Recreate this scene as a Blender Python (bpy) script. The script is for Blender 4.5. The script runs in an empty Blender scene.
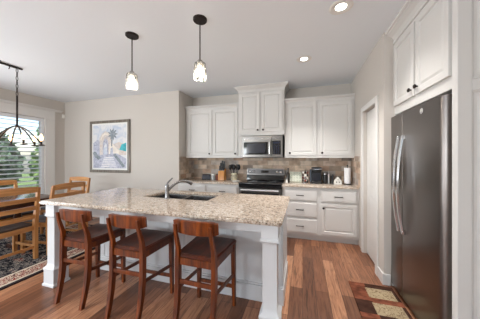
import bpy, bmesh, math, random, re
from mathutils import Matrix, Vector
random.seed(7)
PI = math.pi
C = bpy.context.scene.collection
S = bpy.context.scene

# ------------------------------------------------------------------ camera
F, YAW, HOR, CAMH, CX = 209.34, .2945, 157.68, 1.3756, 239.23
cd = bpy.data.cameras.new('camera'); cam = bpy.data.objects.new('camera', cd); C.objects.link(cam)
cd.sensor_width = 36; cd.lens = F / 480 * 36
cd.shift_x = (240 - CX) / 480; cd.shift_y = (HOR - 159.5) / 480
cam.location = (0, 0, CAMH); cam.rotation_euler = (PI / 2, 0, YAW); cd.clip_start = .02
S.camera = cam

# ------------------------------------------------------------------ world, sun, area light, exposure
w = bpy.data.worlds.new('sky'); S.world = w; w.use_nodes = True
nt = w.node_tree; bg = nt.nodes['Background']
sk = nt.nodes.new('ShaderNodeTexSky'); sk.sky_type = 'NISHITA'; sk.sun_disc = False
sk.sun_elevation = math.radians(48); sk.sun_rotation = math.radians(90); sk.dust_density = 1.5
nt.links.new(sk.outputs[0], bg.inputs[0]); bg.inputs[1].default_value = .28
sd = bpy.data.lights.new('sun', 'SUN'); sd.energy = 3.2; sd.angle = .01; sd.color = (1, .95, .86)
so = bpy.data.objects.new('sun', sd); C.objects.link(so); so.rotation_euler = (0, math.radians(50), math.radians(8))
def area(name, loc, rot, sx, sy, e, col):
    l = bpy.data.lights.new(name, 'AREA'); l.shape = 'RECTANGLE'; l.size = sx; l.size_y = sy; l.energy = e; l.color = col
    o = bpy.data.objects.new(name, l); C.objects.link(o); o.location = loc; o.rotation_euler = rot
    return o
area('rear_fill_left', (-4.0, -3.6, 1.45), (PI / 2 + 1.05, 0, 0), 1.8, 2.0, 185, (.90, .96, 1))          # unseen fill panel added behind the camera, tilted up to brighten the ceiling
area('rear_fill_right', (.65, -3.6, 1.45), (PI / 2 + .85, 0, 0), 1.9, 2.0, 22, (.90, .96, 1))  # weaker unseen fill panel, also added and aimed up at the ceiling
area('dining_fill', (-5.45, -.3, 1.12), (PI / 2 - .02, 0, -PI / 2), 4.2, 1.7, 84, (.90, .955, 1))      # unseen panel added along the dining wall, standing in for window daylight
S.view_settings.view_transform = 'Standard'; S.view_settings.look = 'None'
S.view_settings.exposure = 0.40; S.view_settings.gamma = 1; S.view_settings.use_curve_mapping = False

# ------------------------------------------------------------------ materials
def lin(c):
    return tuple((x / 12.92 if x <= .04045 else ((x + .055) / 1.055) ** 2.4) for x in [v / 255 for v in c]) + (1,)
def mat(name, rgb, rough=.5, metal=0, bump=0, bscale=40, spec=.5, emit=None, estr=0, var=0, vscale=6, coat=0):
    m = bpy.data.materials.new(name); m.use_nodes = True
    n = m.node_tree.nodes; l = m.node_tree.links; b = n['Principled BSDF']
    b.inputs['Base Color'].default_value = lin(rgb); b.inputs['Roughness'].default_value = rough
    b.inputs['Metallic'].default_value = metal; b.inputs['Specular IOR Level'].default_value = spec
    b.inputs['Coat Weight'].default_value = coat; b.inputs['Coat Roughness'].default_value = .15
    tc = n.new('ShaderNodeTexCoord')
    nz = n.new('ShaderNodeTexNoise'); nz.inputs['Scale'].default_value = vscale; nz.inputs['Detail'].default_value = 4
    l.new(tc.outputs['Object'], nz.inputs['Vector'])
    if var:
        r = n.new('ShaderNodeValToRGB')
        r.color_ramp.elements[0].position = .3; r.color_ramp.elements[1].position = .7
        r.color_ramp.elements[0].color = lin([max(0, v * (1 - var)) for v in rgb])
        r.color_ramp.elements[1].color = lin([min(255, v * (1 + var)) for v in rgb])
        l.new(nz.outputs['Fac'], r.inputs[0]); l.new(r.outputs[0], b.inputs['Base Color'])
    if bump:
        n2 = n.new('ShaderNodeTexNoise'); n2.inputs['Scale'].default_value = bscale; n2.inputs['Detail'].default_value = 3
        l.new(tc.outputs['Object'], n2.inputs['Vector'])
        bp = n.new('ShaderNodeBump'); bp.inputs['Strength'].default_value = bump; bp.inputs['Distance'].default_value = .004
        l.new(n2.outputs['Fac'], bp.inputs['Height']); l.new(bp.outputs[0], b.inputs['Normal'])
    if emit:
        b.inputs['Emission Color'].default_value = lin(emit); b.inputs['Emission Strength'].default_value = estr
    return m
def ramp(n, stops):
    r = n.new('ShaderNodeValToRGB'); e = r.color_ramp.elements
    while len(e) < len(stops): e.new(.5)
    for k, (p, c) in enumerate(stops): e[k].position = p; e[k].color = lin(c)
    return r
def wood(name, dark, light, rough=.35, axis=2, scale=14, coat=.2):
    m = mat(name, light, rough, coat=coat); n = m.node_tree.nodes; l = m.node_tree.links; b = n['Principled BSDF']
    tc = n.new('ShaderNodeTexCoord'); mp = n.new('ShaderNodeMapping')
    sc = [scale, scale, scale]; sc[axis] = scale * .08; mp.inputs['Scale'].default_value = sc
    nz = n.new('ShaderNodeTexNoise'); nz.inputs['Scale'].default_value = 2.2; nz.inputs['Detail'].default_value = 6; nz.inputs['Distortion'].default_value = .6
    l.new(tc.outputs['Object'], mp.inputs[0]); l.new(mp.outputs[0], nz.inputs['Vector'])
    r = ramp(n, [(.3, dark), (.52, [(a + c) / 2 for a, c in zip(dark, light)]), (.7, light)])
    l.new(nz.outputs['Fac'], r.inputs[0]); l.new(r.outputs[0], b.inputs['Base Color'])
    return m
def granite():
    m = mat('speckled_granite', (200, 186, 168), .08, spec=.6); n = m.node_tree.nodes; l = m.node_tree.links; b = n['Principled BSDF']
    tc = n.new('ShaderNodeTexCoord')
    v = n.new('ShaderNodeTexVoronoi'); v.inputs['Scale'].default_value = 105
    nz = n.new('ShaderNodeTexNoise'); nz.inputs['Scale'].default_value = 30; nz.inputs['Detail'].default_value = 8; nz.inputs['Roughness'].default_value = .75
    l.new(tc.outputs['Object'], v.inputs['Vector']); l.new(tc.outputs['Object'], nz.inputs['Vector'])
    sp = n.new('ShaderNodeSeparateColor'); l.new(v.outputs['Color'], sp.inputs[0])
    r1 = ramp(n, [(.0, (52, 46, 44)), (.16, (88, 74, 64)), (.24, (168, 146, 126)), (.5, (198, 182, 166)), (.8, (212, 202, 190)), (1, (224, 220, 214))])
    l.new(sp.outputs[0], r1.inputs[0])
    r2 = ramp(n, [(.36, (60, 52, 48)), (.45, (176, 154, 134)), (.56, (202, 188, 172)), (.7, (216, 208, 198))])
    l.new(nz.outputs['Fac'], r2.inputs[0])
    mx = n.new('ShaderNodeMix'); mx.data_type = 'RGBA'; mx.inputs[0].default_value = .5
    l.new(r1.outputs[0], mx.inputs[6]); l.new(r2.outputs[0], mx.inputs[7]); l.new(mx.outputs[2], b.inputs['Base Color'])
    return m
def floorwood():
    m = mat('hardwood_planks', (130, 84, 56), .33, spec=.45); n = m.node_tree.nodes; l = m.node_tree.links; b = n['Principled BSDF']
    tc = n.new('ShaderNodeTexCoord'); sx = n.new('ShaderNodeSeparateXYZ'); l.new(tc.outputs['Object'], sx.inputs[0])
    cb = n.new('ShaderNodeCombineXYZ'); l.new(sx.outputs[1], cb.inputs[0]); l.new(sx.outputs[0], cb.inputs[1])
    br = n.new('ShaderNodeTexBrick'); br.inputs['Scale'].default_value = 1; br.offset = .37; br.offset_frequency = 2
    br.inputs['Brick Width'].default_value = 1.15; br.inputs['Row Height'].default_value = .125
    br.inputs['Mortar Size'].default_value = .0018; br.inputs['Mortar Smooth'].default_value = .1
    br.inputs['Color1'].default_value = (0, 0, 0, 1); br.inputs['Color2'].default_value = (1, 1, 1, 1); br.inputs['Mortar'].default_value = (.3, .3, .3, 1)
    l.new(cb.outputs[0], br.inputs['Vector'])
    r = ramp(n, [(0, (112, 74, 54)), (.35, (148, 101, 75)), (.65, (172, 122, 92)), (1, (200, 149, 115))])
    l.new(br.outputs['Color'], r.inputs[0])
    mp = n.new('ShaderNodeMapping'); mp.inputs['Scale'].default_value = (26, 2.2, 1); l.new(tc.outputs['Object'], mp.inputs[0])
    nz = n.new('ShaderNodeTexNoise'); nz.inputs['Scale'].default_value = 1.6; nz.inputs['Detail'].default_value = 8; nz.inputs['Roughness'].default_value = .65; nz.inputs['Distortion'].default_value = .9
    l.new(mp.outputs[0], nz.inputs['Vector'])
    g = ramp(n, [(.3, (100, 86, 78)), (.5, (222, 212, 204)), (.68, (255, 255, 255))])
    l.new(nz.outputs['Fac'], g.inputs[0])
    mx = n.new('ShaderNodeMix'); mx.data_type = 'RGBA'; mx.blend_type = 'MULTIPLY'; mx.inputs[0].default_value = .85
    l.new(r.outputs[0], mx.inputs[6]); l.new(g.outputs[0], mx.inputs[7])
    m2 = n.new('ShaderNodeMix'); m2.data_type = 'RGBA'; m2.inputs[7].default_value = lin((52, 32, 22))
    l.new(br.outputs['Fac'], m2.inputs[0]); l.new(mx.outputs[2], m2.inputs[6]); l.new(m2.outputs[2], b.inputs['Base Color'])
    bp = n.new('ShaderNodeBump'); bp.inputs['Strength'].default_value = .12; bp.inputs['Distance'].default_value = .004
    l.new(nz.outputs['Fac'], bp.inputs['Height']); l.new(bp.outputs[0], b.inputs['Normal'])
    return m
def slate():
    m = mat('slate_tile', (150, 130, 112), .55); n = m.node_tree.nodes; l = m.node_tree.links; b = n['Principled BSDF']
    tc = n.new('ShaderNodeTexCoord'); sx = n.new('ShaderNodeSeparateXYZ'); l.new(tc.outputs['Object'], sx.inputs[0])
    ad = n.new('ShaderNodeMath'); l.new(sx.outputs[0], ad.inputs[0]); l.new(sx.outputs[1], ad.inputs[1])
    cb = n.new('ShaderNodeCombineXYZ'); l.new(ad.outputs[0], cb.inputs[0]); l.new(sx.outputs[2], cb.inputs[1])
    br = n.new('ShaderNodeTexBrick'); br.inputs['Scale'].default_value = 1; br.offset = .5
    br.inputs['Brick Width'].default_value = .21; br.inputs['Row Height'].default_value = .094
    br.inputs['Mortar Size'].default_value = .003; br.inputs['Mortar Smooth'].default_value = .2
    br.inputs['Color1'].default_value = (0, 0, 0, 1); br.inputs['Color2'].default_value = (1, 1, 1, 1); br.inputs['Mortar'].default_value = (.5, .5, .5, 1)
    l.new(cb.outputs[0], br.inputs['Vector'])
    r = ramp(n, [(0, (140, 128, 120)), (.2, (200, 176, 152)), (.4, (178, 172, 168)), (.6, (222, 202, 180)), (.8, (184, 154, 132)), (1, (228, 218, 208))])
    l.new(br.outputs['Color'], r.inputs[0])
    nz = n.new('ShaderNodeTexNoise'); nz.inputs['Scale'].default_value = 9; nz.inputs['Detail'].default_value = 6
    l.new(tc.outputs['Object'], nz.inputs['Vector'])
    g = ramp(n, [(.32, (150, 140, 132)), (.55, (255, 252, 248))]); l.new(nz.outputs['Fac'], g.inputs[0])
    mx = n.new('ShaderNodeMix'); mx.data_type = 'RGBA'; mx.blend_type = 'MULTIPLY'; mx.inputs[0].default_value = .6
    l.new(r.outputs[0], mx.inputs[6]); l.new(g.outputs[0], mx.inputs[7])
    m2 = n.new('ShaderNodeMix'); m2.data_type = 'RGBA'; m2.inputs[7].default_value = lin((168, 154, 138))
    l.new(br.outputs['Fac'], m2.inputs[0]); l.new(mx.outputs[2], m2.inputs[6]); l.new(m2.outputs[2], b.inputs['Base Color'])
    bp = n.new('ShaderNodeBump'); bp.inputs['Strength'].default_value = .4; bp.inputs['Distance'].default_value = .01
    l.new(nz.outputs['Fac'], bp.inputs['Height']); l.new(bp.outputs[0], b.inputs['Normal'])
    return m
def patterned(name, cols, scale, rough=.95, kind='voronoi'):
    m = mat(name, cols[0][1], rough, spec=.1); n = m.node_tree.nodes; l = m.node_tree.links; b = n['Principled BSDF']
    tc = n.new('ShaderNodeTexCoord')
    nz = n.new('ShaderNodeTexNoise'); nz.inputs['Scale'].default_value = scale; nz.inputs['Detail'].default_value = 3; nz.inputs['Distortion'].default_value = 1.6
    l.new(tc.outputs['Object'], nz.inputs['Vector'])
    r = ramp(n, cols); r.color_ramp.interpolation = 'CONSTANT' if kind == 'hard' else 'LINEAR'
    l.new(nz.outputs['Fac'], r.inputs[0]); l.new(r.outputs[0], b.inputs['Base Color'])
    return m
def clear_glass(name, tint=(250, 250, 250), crackle=True):
    m = bpy.data.materials.new(name); m.use_nodes = True
    n = m.node_tree.nodes; l = m.node_tree.links; n.remove(n['Principled BSDF']); out = n['Material Output']
    tr = n.new('ShaderNodeBsdfTransparent'); tr.inputs[0].default_value = lin(tint)
    gl = n.new('ShaderNodeBsdfGlossy'); gl.inputs['Roughness'].default_value = .06
    fr = n.new('ShaderNodeFresnel'); fr.inputs['IOR'].default_value = 1.5
    mx = n.new('ShaderNodeMixShader')
    base = tr
    if crackle:
        tl = n.new('ShaderNodeBsdfTranslucent'); tl.inputs[0].default_value = (.9, .9, .88, 1); df = n.new('ShaderNodeMixShader'); df.inputs[0].default_value = .1
        l.new(tr.outputs[0], df.inputs[1]); l.new(tl.outputs[0], df.inputs[2]); base = df
    l.new(fr.outputs[0], mx.inputs[0]); l.new(base.outputs[0], mx.inputs[1]); l.new(gl.outputs[0], mx.inputs[2]); l.new(mx.outputs[0], out.inputs[0])
    if crackle:
        tc = n.new('ShaderNodeTexCoord'); v = n.new('ShaderNodeTexVoronoi'); v.inputs['Scale'].default_value = 45
        l.new(tc.outputs['Object'], v.inputs['Vector'])
        bp = n.new('ShaderNodeBump'); bp.inputs['Strength'].default_value = .8; bp.inputs['Distance'].default_value = .01
        l.new(v.outputs['Distance'], bp.inputs['Height']); l.new(bp.outputs[0], gl.inputs['Normal']); l.new(bp.outputs[0], fr.inputs['Normal'])
    return m

M = dict(
    wall=mat('wall_paint', (203, 197, 190), .9, bump=.05, bscale=120, spec=.2),
    ceil=mat('ceiling_paint', (236, 241, 246), .95, bump=.25, bscale=30, spec=.1),
    white=mat('cabinet_white', (214, 212, 209), .38, spec=.4),
    island=mat('island_white', (212, 214, 216), .42, spec=.4),
    trim=mat('trim_white', (220, 218, 215), .4, spec=.4),
    floor=floorwood(), granite=granite(), slate=slate(),
    cherry=wood('cherry_wood', (60, 20, 2), (140, 66, 8), .36, coat=0),
    cherryseat=wood('cherry_seat_wood', (44, 15, 4), (96, 38, 12), .36, axis=1, coat=0),
    oak=wood('oak_wood', (156, 102, 52), (206, 148, 88), .38),
    oakrail=wood('oak_rail_wood', (156, 102, 52), (208, 150, 90), .38, axis=0),
    walnut=wood('walnut_table', (48, 26, 20), (78, 44, 32), .2, axis=1),
    darkseat=mat('dark_seat', (66, 56, 54), .5, var=.1),
    steel=mat('brushed_steel', (122, 119, 116), .28, 1, bump=.02, bscale=200),
    slatesteel=mat('slate_grey_steel', (126, 120, 117), .31, 1, spec=.5),
    chrome=mat('polished_chrome', (214, 214, 216), .1, 1),
    nickel=mat('satin_nickel', (150, 148, 148), .25, 1),
    bronze=mat('oil_rubbed_bronze', (46, 38, 36), .38, .7),
    black=mat('black_plastic', (20, 20, 22), .35),
    blackglass=mat('black_glass', (14, 15, 18), .06, spec=.6),
    dark=mat('dark_gap', (16, 15, 15), .8),
    bluelcd=mat('blue_display', (28, 32, 48), .2, emit=(60, 90, 170), estr=.02),
    screen=mat('screen_glass', (40, 42, 52), .12),
    paper=mat('white_paper', (236, 236, 238), .9, bump=.2, bscale=80),
    cream=mat('cream_ceramic', (216, 206, 178), .3, var=.12, vscale=30),
    ceramic=mat('white_ceramic', (228, 226, 220), .25),
    mint=patterned('speckled_mint', [(0, (228, 230, 216)), (.55, (222, 226, 210)), (.66, (190, 196, 178)), (.7, (228, 230, 216))], 40, .3),
    block=wood('knife_block_wood', (190, 124, 58), (222, 158, 84), .45),
    red=mat('dark_red_label', (120, 62, 50), .5),
    bulb=mat('glowing_bulb', (255, 240, 215), .4, emit=(255, 230, 190), estr=6),
    warmbulb=mat('amber_bulb', (255, 226, 180), .4, emit=(255, 200, 140), estr=5),
    lens=mat('lit_lens', (255, 255, 250), .4, emit=(255, 252, 240), estr=6),
    glass=clear_glass('crackled_glass'), pane=clear_glass('window_pane', crackle=False), plainglass=clear_glass('clear_glass', (225, 232, 228), False),
    shutter=mat('shutter_white', (228, 230, 234), .45),
    frame=wood('pewter_frame', (92, 84, 76), (142, 132, 120), .35), matboard=mat('mat_board', (232, 232, 230), .8),
    plastic=mat('white_plastic', (236, 234, 230), .4),
    leaf=mat('green_leaves', (138, 166, 104), .7, var=.3, vscale=3), leafdark=mat('dark_leaves', (96, 118, 96), .7, var=.3, vscale=3),
    bark=mat('bark', (90, 72, 58), .9, var=.2), lawn=mat('lawn', (126, 148, 84), .95, var=.2),
    brick=mat('house_siding', (214, 190, 172), .8, var=.05), roofing=mat('roof_shingles', (120, 104, 98), .9, var=.15),
)

# ------------------------------------------------------------------ mesh helpers
def new(): return bmesh.new()
def box(bm, lo, hi, bev=0, mi=0, seg=1):
    t = bmesh.new()
    bmesh.ops.create_cube(t, size=1)
    for v in t.verts:
        v.co = Vector([lo[k] + (v.co[k] + .5) * (hi[k] - lo[k]) for k in range(3)])
    if bev: bmesh.ops.bevel(t, geom=list(t.edges), offset=bev, segments=seg, affect='EDGES', profile=.5)
    merge(bm, t, mi)
def merge(bm, t, mi=0, mtx=None):
    bmesh.ops.recalc_face_normals(t, faces=list(t.faces))
    mp = {}
    for v in t.verts: mp[v] = bm.verts.new(mtx @ v.co if mtx else v.co)
    for f in t.faces:
        try:
            g = bm.faces.new([mp[v] for v in f.verts]); g.material_index = mi if mi is not None else f.material_index
        except ValueError: pass
    t.free()
def hexa(bm, a, b, mi=0, bev=0):      # two 4-point loops -> solid
    t = bmesh.new()
    A = [t.verts.new(p) for p in a]; B = [t.verts.new(p) for p in b]
    t.faces.new(A[::-1]); t.faces.new(B)
    for k in range(4): t.faces.new((A[k], A[(k + 1) % 4], B[(k + 1) % 4], B[k]))
    if bev:
        bmesh.ops.recalc_face_normals(t, faces=list(t.faces)); bmesh.ops.bevel(t, geom=list(t.edges), offset=bev, segments=1, affect='EDGES')
    merge(bm, t, mi)
def loft(bm, secs, mi=0, caps=True):  # list of closed loops with equal counts
    t = bmesh.new(); L = [[t.verts.new(p) for p in s] for s in secs]; n = len(L[0])
    for a, b in zip(L, L[1:]):
        for k in range(n): t.faces.new((a[k], a[(k + 1) % n], b[(k + 1) % n], b[k]))
    if caps: t.faces.new(L[0][::-1]); t.faces.new(L[-1])
    merge(bm, t, mi)
def rectsec(c, sx, sy): return [(c[0] - sx, c[1] - sy, c[2]), (c[0] + sx, c[1] - sy, c[2]), (c[0] + sx, c[1] + sy, c[2]), (c[0] - sx, c[1] + sy, c[2])]
def bar(bm, a, b, wx, wz, up=(0, 0, 1), mi=0, bev=0):   # rectangular bar from a to b
    a = Vector(a); b = Vector(b); d = (b - a).normalized(); u = Vector(up)
    s = d.cross(u)
    if s.length < 1e-4: s = d.cross(Vector((0, 1, 0)))
    s.normalize(); u = s.cross(d)
    q = lambda p: [p - s * wx / 2 - u * wz / 2, p + s * wx / 2 - u * wz / 2, p + s * wx / 2 + u * wz / 2, p - s * wx / 2 + u * wz / 2]
    hexa(bm, q(a), q(b), mi, bev)
def tube(bm, pts, r, seg=8, mi=0, closed=False):
    pts = [Vector(p) for p in pts]; n = len(pts); t = bmesh.new(); rings = []
    ref = None
    for i, p in enumerate(pts):
        d = (pts[(i + 1) % n] - pts[i - 1]) if (closed or 0 < i < n - 1) else (pts[1] - pts[0] if i == 0 else pts[-1] - pts[-2])
        d.normalize()
        if ref is None:
            ref = d.cross(Vector((0, 0, 1)))
            if ref.length < 1e-3: ref = d.cross(Vector((0, 1, 0)))
        ref = (ref - d * ref.dot(d)).normalized(); e = d.cross(ref)
        rr = r[i] if isinstance(r, (list, tuple)) else r
        rings.append([t.verts.new(p + (ref * math.cos(k * 2 * PI / seg) + e * math.sin(k * 2 * PI / seg)) * rr) for k in range(seg)])
    for i in range(n if closed else n - 1):
        a, b = rings[i], rings[(i + 1) % n]
        for k in range(seg): t.faces.new((a[k], a[(k + 1) % seg], b[(k + 1) % seg], b[k]))
    if not closed: t.faces.new(rings[0][::-1]); t.faces.new(rings[-1])
    merge(bm, t, mi)
def lathe(bm, prof, c=(0, 0, 0), seg=20, mi=0, axis='z'):
    t = bmesh.new(); rings = []
    for r, z in prof:
        row = []
        for k in range(seg):
            a = 2 * PI * k / seg; x, y = max(r, 1e-5) * math.cos(a), max(r, 1e-5) * math.sin(a)
            p = (x, y, z) if axis == 'z' else ((x, z, y) if axis == 'y' else (z, x, y))
            row.append(t.verts.new(Vector(p) + Vector(c)))
        rings.append(row)
    for a, b in zip(rings, rings[1:]):
        for k in range(seg): t.faces.new((a[k], a[(k + 1) % seg], b[(k + 1) % seg], b[k]))
    bmesh.ops.remove_doubles(t, verts=list(t.verts), dist=2e-5)
    merge(bm, t, mi)
def panel(bm, x0, x1, z0, z1, yf, t, rings, mi=0):   # slab whose front (-y) is stepped rings of (inset, depth)
    q = bmesh.new()
    def R(i, d): return [q.verts.new(p) for p in ((x0 + i, yf + d, z0 + i), (x1 - i, yf + d, z0 + i), (x1 - i, yf + d, z1 - i), (x0 + i, yf + d, z1 - i))]
    back = R(0, t); cur = R(0, .002); q.faces.new(back)
    def join(a, b):
        for k in range(4): q.faces.new((a[k], a[(k + 1) % 4], b[(k + 1) % 4], b[k]))
    join(back, cur)
    for i, d in rings:
        nx = R(i, d); join(cur, nx); cur = nx
    q.faces.new(cur); merge(bm, q, mi)
RAISED = [(.002, 0), (.004, 0), (.05, 0), (.054, .005), (.057, .012), (.064, .012), (.082, .004), (.084, .004)]
DRAWER = [(.002, 0), (.012, 0), (.017, -.005), (.019, -.005)]
FLAT = [(.002, 0), (.06, 0), (.066, .009)]
def obj(name, bm, mats, parent=None, loc=None):
    me = bpy.data.meshes.new(name)
    for f in bm.faces: f.smooth = True
    bm.normal_update()
    ang = math.radians(9 if re.match('door|drawer|.*panel|crown|cabinet|.*molding|trim|seat_frame|baseboard|mat_|frame', name) else 38)
    for e in bm.edges:
        e.smooth = len(e.link_faces) == 2 and e.calc_face_angle(0) < ang
    bm.to_mesh(me); bm.free()
    for m in (mats if isinstance(mats, (list, tuple)) else [mats]): me.materials.append(m)
    o = bpy.data.objects.new(name, me); C.objects.link(o)
    if parent: o.parent = parent
    if loc: o.location = loc
    return o
def thing(name, label, cat, loc=(0, 0, 0), rz=0, group=None):
    o = bpy.data.objects.new(name, None); C.objects.link(o); o.empty_display_size = .1
    o.location = loc; o.rotation_euler = (0, 0, rz); return tag(o, label, cat, group)
def tag(o, label, cat, group=None):
    o['label'] = label; o['category'] = cat
    if group: o['group'] = group
    return o
def struct(name, bm, m, label=None):
    o = obj(name, bm, m); o['kind'] = 'structure'
    o['label'] = label or name.replace('_', ' '); o['category'] = name.split('_')[0]
    return o
def dup(o, parent=None):
    c = o.copy(); C.objects.link(c)
    if parent: c.parent = parent
    for ch in o.children: dup(ch, c)
    return c
def one(name, build, m, parent=None):
    bm = new(); build(bm); return obj(name, bm, m, parent)

# ------------------------------------------------------------------ setting
H = 2.734; YB = 4.26; XR = .842; XL = -5.62; YP = 3.69; XS = -2.395
b = new(); box(b, (XL - .12, -4, -.08), (1.84, YB + .12, 0)); struct('floor', b, M['floor'], 'hardwood plank floor')
b = new(); box(b, (XL - .12, -4, H), (1.84, YB + .12, H + .1)); struct('ceiling', b, M['ceil'], 'pale grey ceiling')
b = new(); box(b, (XS, YB, 0), (1.84, YB + .12, H)); struct('wall_back', b, M['wall'], 'beige wall behind the kitchen cabinets')
b = new(); box(b, (XL - .12, YP, 0), (XS, YB + .12, H)); struct('wall_back_left', b, M['wall'], 'beige wall the framed picture hangs on')
WY0, WY1, WZ0, WZ1 = .9, 3.27, .55, 2.27
b = new()
box(b, (XL - .12, -4, 0), (XL, YP, WZ0)); box(b, (XL - .12, -4, WZ1), (XL, YP, H))
box(b, (XL - .12, -4, WZ0), (XL, WY0, WZ1)); box(b, (XL - .12, WY1, WZ0), (XL, YP, WZ1))
struct('wall_left', b, M['wall'], 'dining wall with the shuttered window')
DY0, DY1, DZ = 2.86, 3.42, 2.03
WE = 2.63
b = new()
box(b, (XR, DY1, 0), (1.84, YB, H)); box(b, (XR, WE, 0), (1.84, DY0, H)); box(b, (XR, DY0, DZ), (1.84, DY1, H)); box(b, (.97, DY0, 0), (1.84, DY1, DZ))
struct('wall_right', b, M['wall'], 'beige wall around the pantry door')
b = new(); box(b, (1.72, -4, 0), (1.84, WE, H)); struct('wall_right_front', b, M['wall'], 'wall behind the refrigerator')
b = new()
for x0, x1, z0, z1 in ((XL - .12, -4.9, 0, H), (-3.1, -.3, 0, H), (1.6, 1.84, 0, H), (-4.9, -3.1, 0, .35), (-4.9, -3.1, 2.55, H), (-.3, 1.6, 0, .35), (-.3, 1.6, 2.55, H)): box(b, (x0, -4.12, z0), (x1, -4, z1))
struct('wall_front', b, M['wall'], 'far wall behind the viewer with two window openings')  # openings are invented, placed to go with the added rear panels

# slate backsplash on the three wall faces
b = new(); box(b, (XS + .01, YB - .01, .914), (XR - .01, YB, 1.372)); struct('backsplash_back', b, M['slate'], 'slate tile backsplash behind the range')
b = new(); box(b, (XS, YP, .914), (XS + .01, YB, 1.40)); struct('backsplash_left', b, M['slate'], 'slate tile backsplash on left return')
b = new(); box(b, (XR - .01, 3.60, .914), (XR, YB, 1.40)); struct('backsplash_right', b, M['slate'], 'slate tile backsplash on right return')

def baseboard(name, lo, hi, label):
    b = new(); box(b, lo, (hi[0], hi[1], .12), .004)
    struct(name, b, M['trim'], label)
baseboard('baseboard_back', (XL, YP - .016, 0), (XS, YP, 0), 'white baseboard below the picture')
baseboard('baseboard_left', (XL, -4, 0), (XL + .016, YP - .016, 0), 'white baseboard below the window')
baseboard('baseboard_right', (XR - .016, WE - .016, 0), (XR, DY0 - .075, 0), 'white baseboard right of pantry door')
baseboard('baseboard_right_end', (XR, WE - .016, 0), (.905, WE, 0), 'white baseboard on the wall end by the refrigerator')

# pantry door
def seg_y(bm, lo, hi): box(bm, lo, hi, .004)
b = new()
seg_y(b, (XR - .02, DY0 - .075, 0), (XR, DY0, DZ + .075)); seg_y(b, (XR - .02, DY1, 0), (XR, DY1 + .075, DZ + .075)); seg_y(b, (XR - .02, DY0, DZ), (XR, DY1, DZ + .075))
struct('trim_1', b, M['trim'], 'white casing around the pantry door')
d = thing('door_1', 'white panelled pantry door in the right wall', 'door', (.885, DY1 - .004, .012), -PI / 2); d['kind'] = 'structure'
W_ = DY1 - DY0 - .008; b = new()
P2 = [(.002, 0), (.006, 0)]
box(b, (0, 0, 0), (W_, .04, DZ - .02))
for z0, z1 in ((.2, .85), (.98, 1.9)):
    panel(b, .1, W_ - .1, z0, z1, -.003, .01, [(.002, 0), (.014, .009), (.03, .009), (.045, 0)])
obj('door_leaf', b, M['trim'], d)

# window with casing and shutters (an opening in wall_left)
b = new(); cw = .17
box(b, (XL, WY1, WZ0 - .09), (XL + .022, WY1 + .20, WZ1 + .0), .003); box(b, (XL, WY0 - .2, WZ0 - .09), (XL + .022, WY0, WZ1), .003)
box(b, (XL, WY0 - .2, WZ1), (XL + .024, WY1 + .20, WZ1 + .19), .003); box(b, (XL, WY0, WZ0 - .09), (XL + .022, WY1, WZ0), .003)
box(b, (XL, WY0 - .22, WZ0 - .02), (XL + .06, WY1 + .22, WZ0 + .0), .004)
struct('trim_2', b, M['trim'], 'white casing around the dining window')
b = new()
box(b, (XL, WY0 - .3, WZ1 + .19), (XL + .05, WY1 + .33, WZ1 + .215), .003); box(b, (XL, WY0 - .32, WZ1 + .215), (XL + .07, WY1 + .35, WZ1 + .235), .003)
struct('trim_3', b, M['trim'], 'white cornice ledge above the dining window')
wn = thing('window_1', 'tall dining window with open white shutters', 'window', (XL, WY0, WZ0)); wn['kind'] = 'structure'
LW, LH = WY1 - WY0, WZ1 - WZ0
b = new()
for y in (0, LW / 2 - .03, LW - .05): box(b, (-.11, y, 0), (-.07, y + .05, LH), .003)
for z in (0, LH - .05): box(b, (-.11, 0, z), (-.07, LW, z + .05), .003)
obj('window_frame', b, M['trim'], wn)
one('window_pane', lambda b: box(b, (-.094, .05, .05), (-.088, LW - .05, LH - .05)), M['pane'], wn)
for k in range(3):
    y0 = k * LW / 3; y1 = y0 + LW / 3
    b = new()
    for y in (y0 + .003, y1 - .058): box(b, (-.045, y, .005), (-.012, y + .055, LH - .005), .003)
    box(b, (-.045, y0 + .058, .005), (-.012, y1 - .058, .08), .003); box(b, (-.045, y0 + .058, LH - .075), (-.012, y1 - .058, LH - .005), .003)
    sh = obj('shutter_frame', b, M['shutter'], wn)
    n = 17; p = (LH - .17) / n
    for i in range(n):
        z = .09 + p * (i + .5); b = new(); a = math.radians(-16); hx = .038
        loft(b, [[(-.028 + hx * math.cos(t) * math.cos(a) - .005 * math.sin(t) * math.sin(a), y, z + hx * math.cos(t) * math.sin(a) + .005 * math.sin(t) * math.cos(a)) for t in [j * 2 * PI / 10 for j in range(10)]] for y in (y0 + .06, y1 - .06)])
        obj('louver', b, M['shutter'], sh)
# motion sensor
s = one('motion_sensor', lambda b: (box(b, (0, 0, 0), (.035, .055, .095), .008, seg=2)), M['plastic'])
s.location = (XL, 3.625, 2.335); tag(s, 'small white motion sensor high in the corner beside the window cornice', 'sensor')

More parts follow.
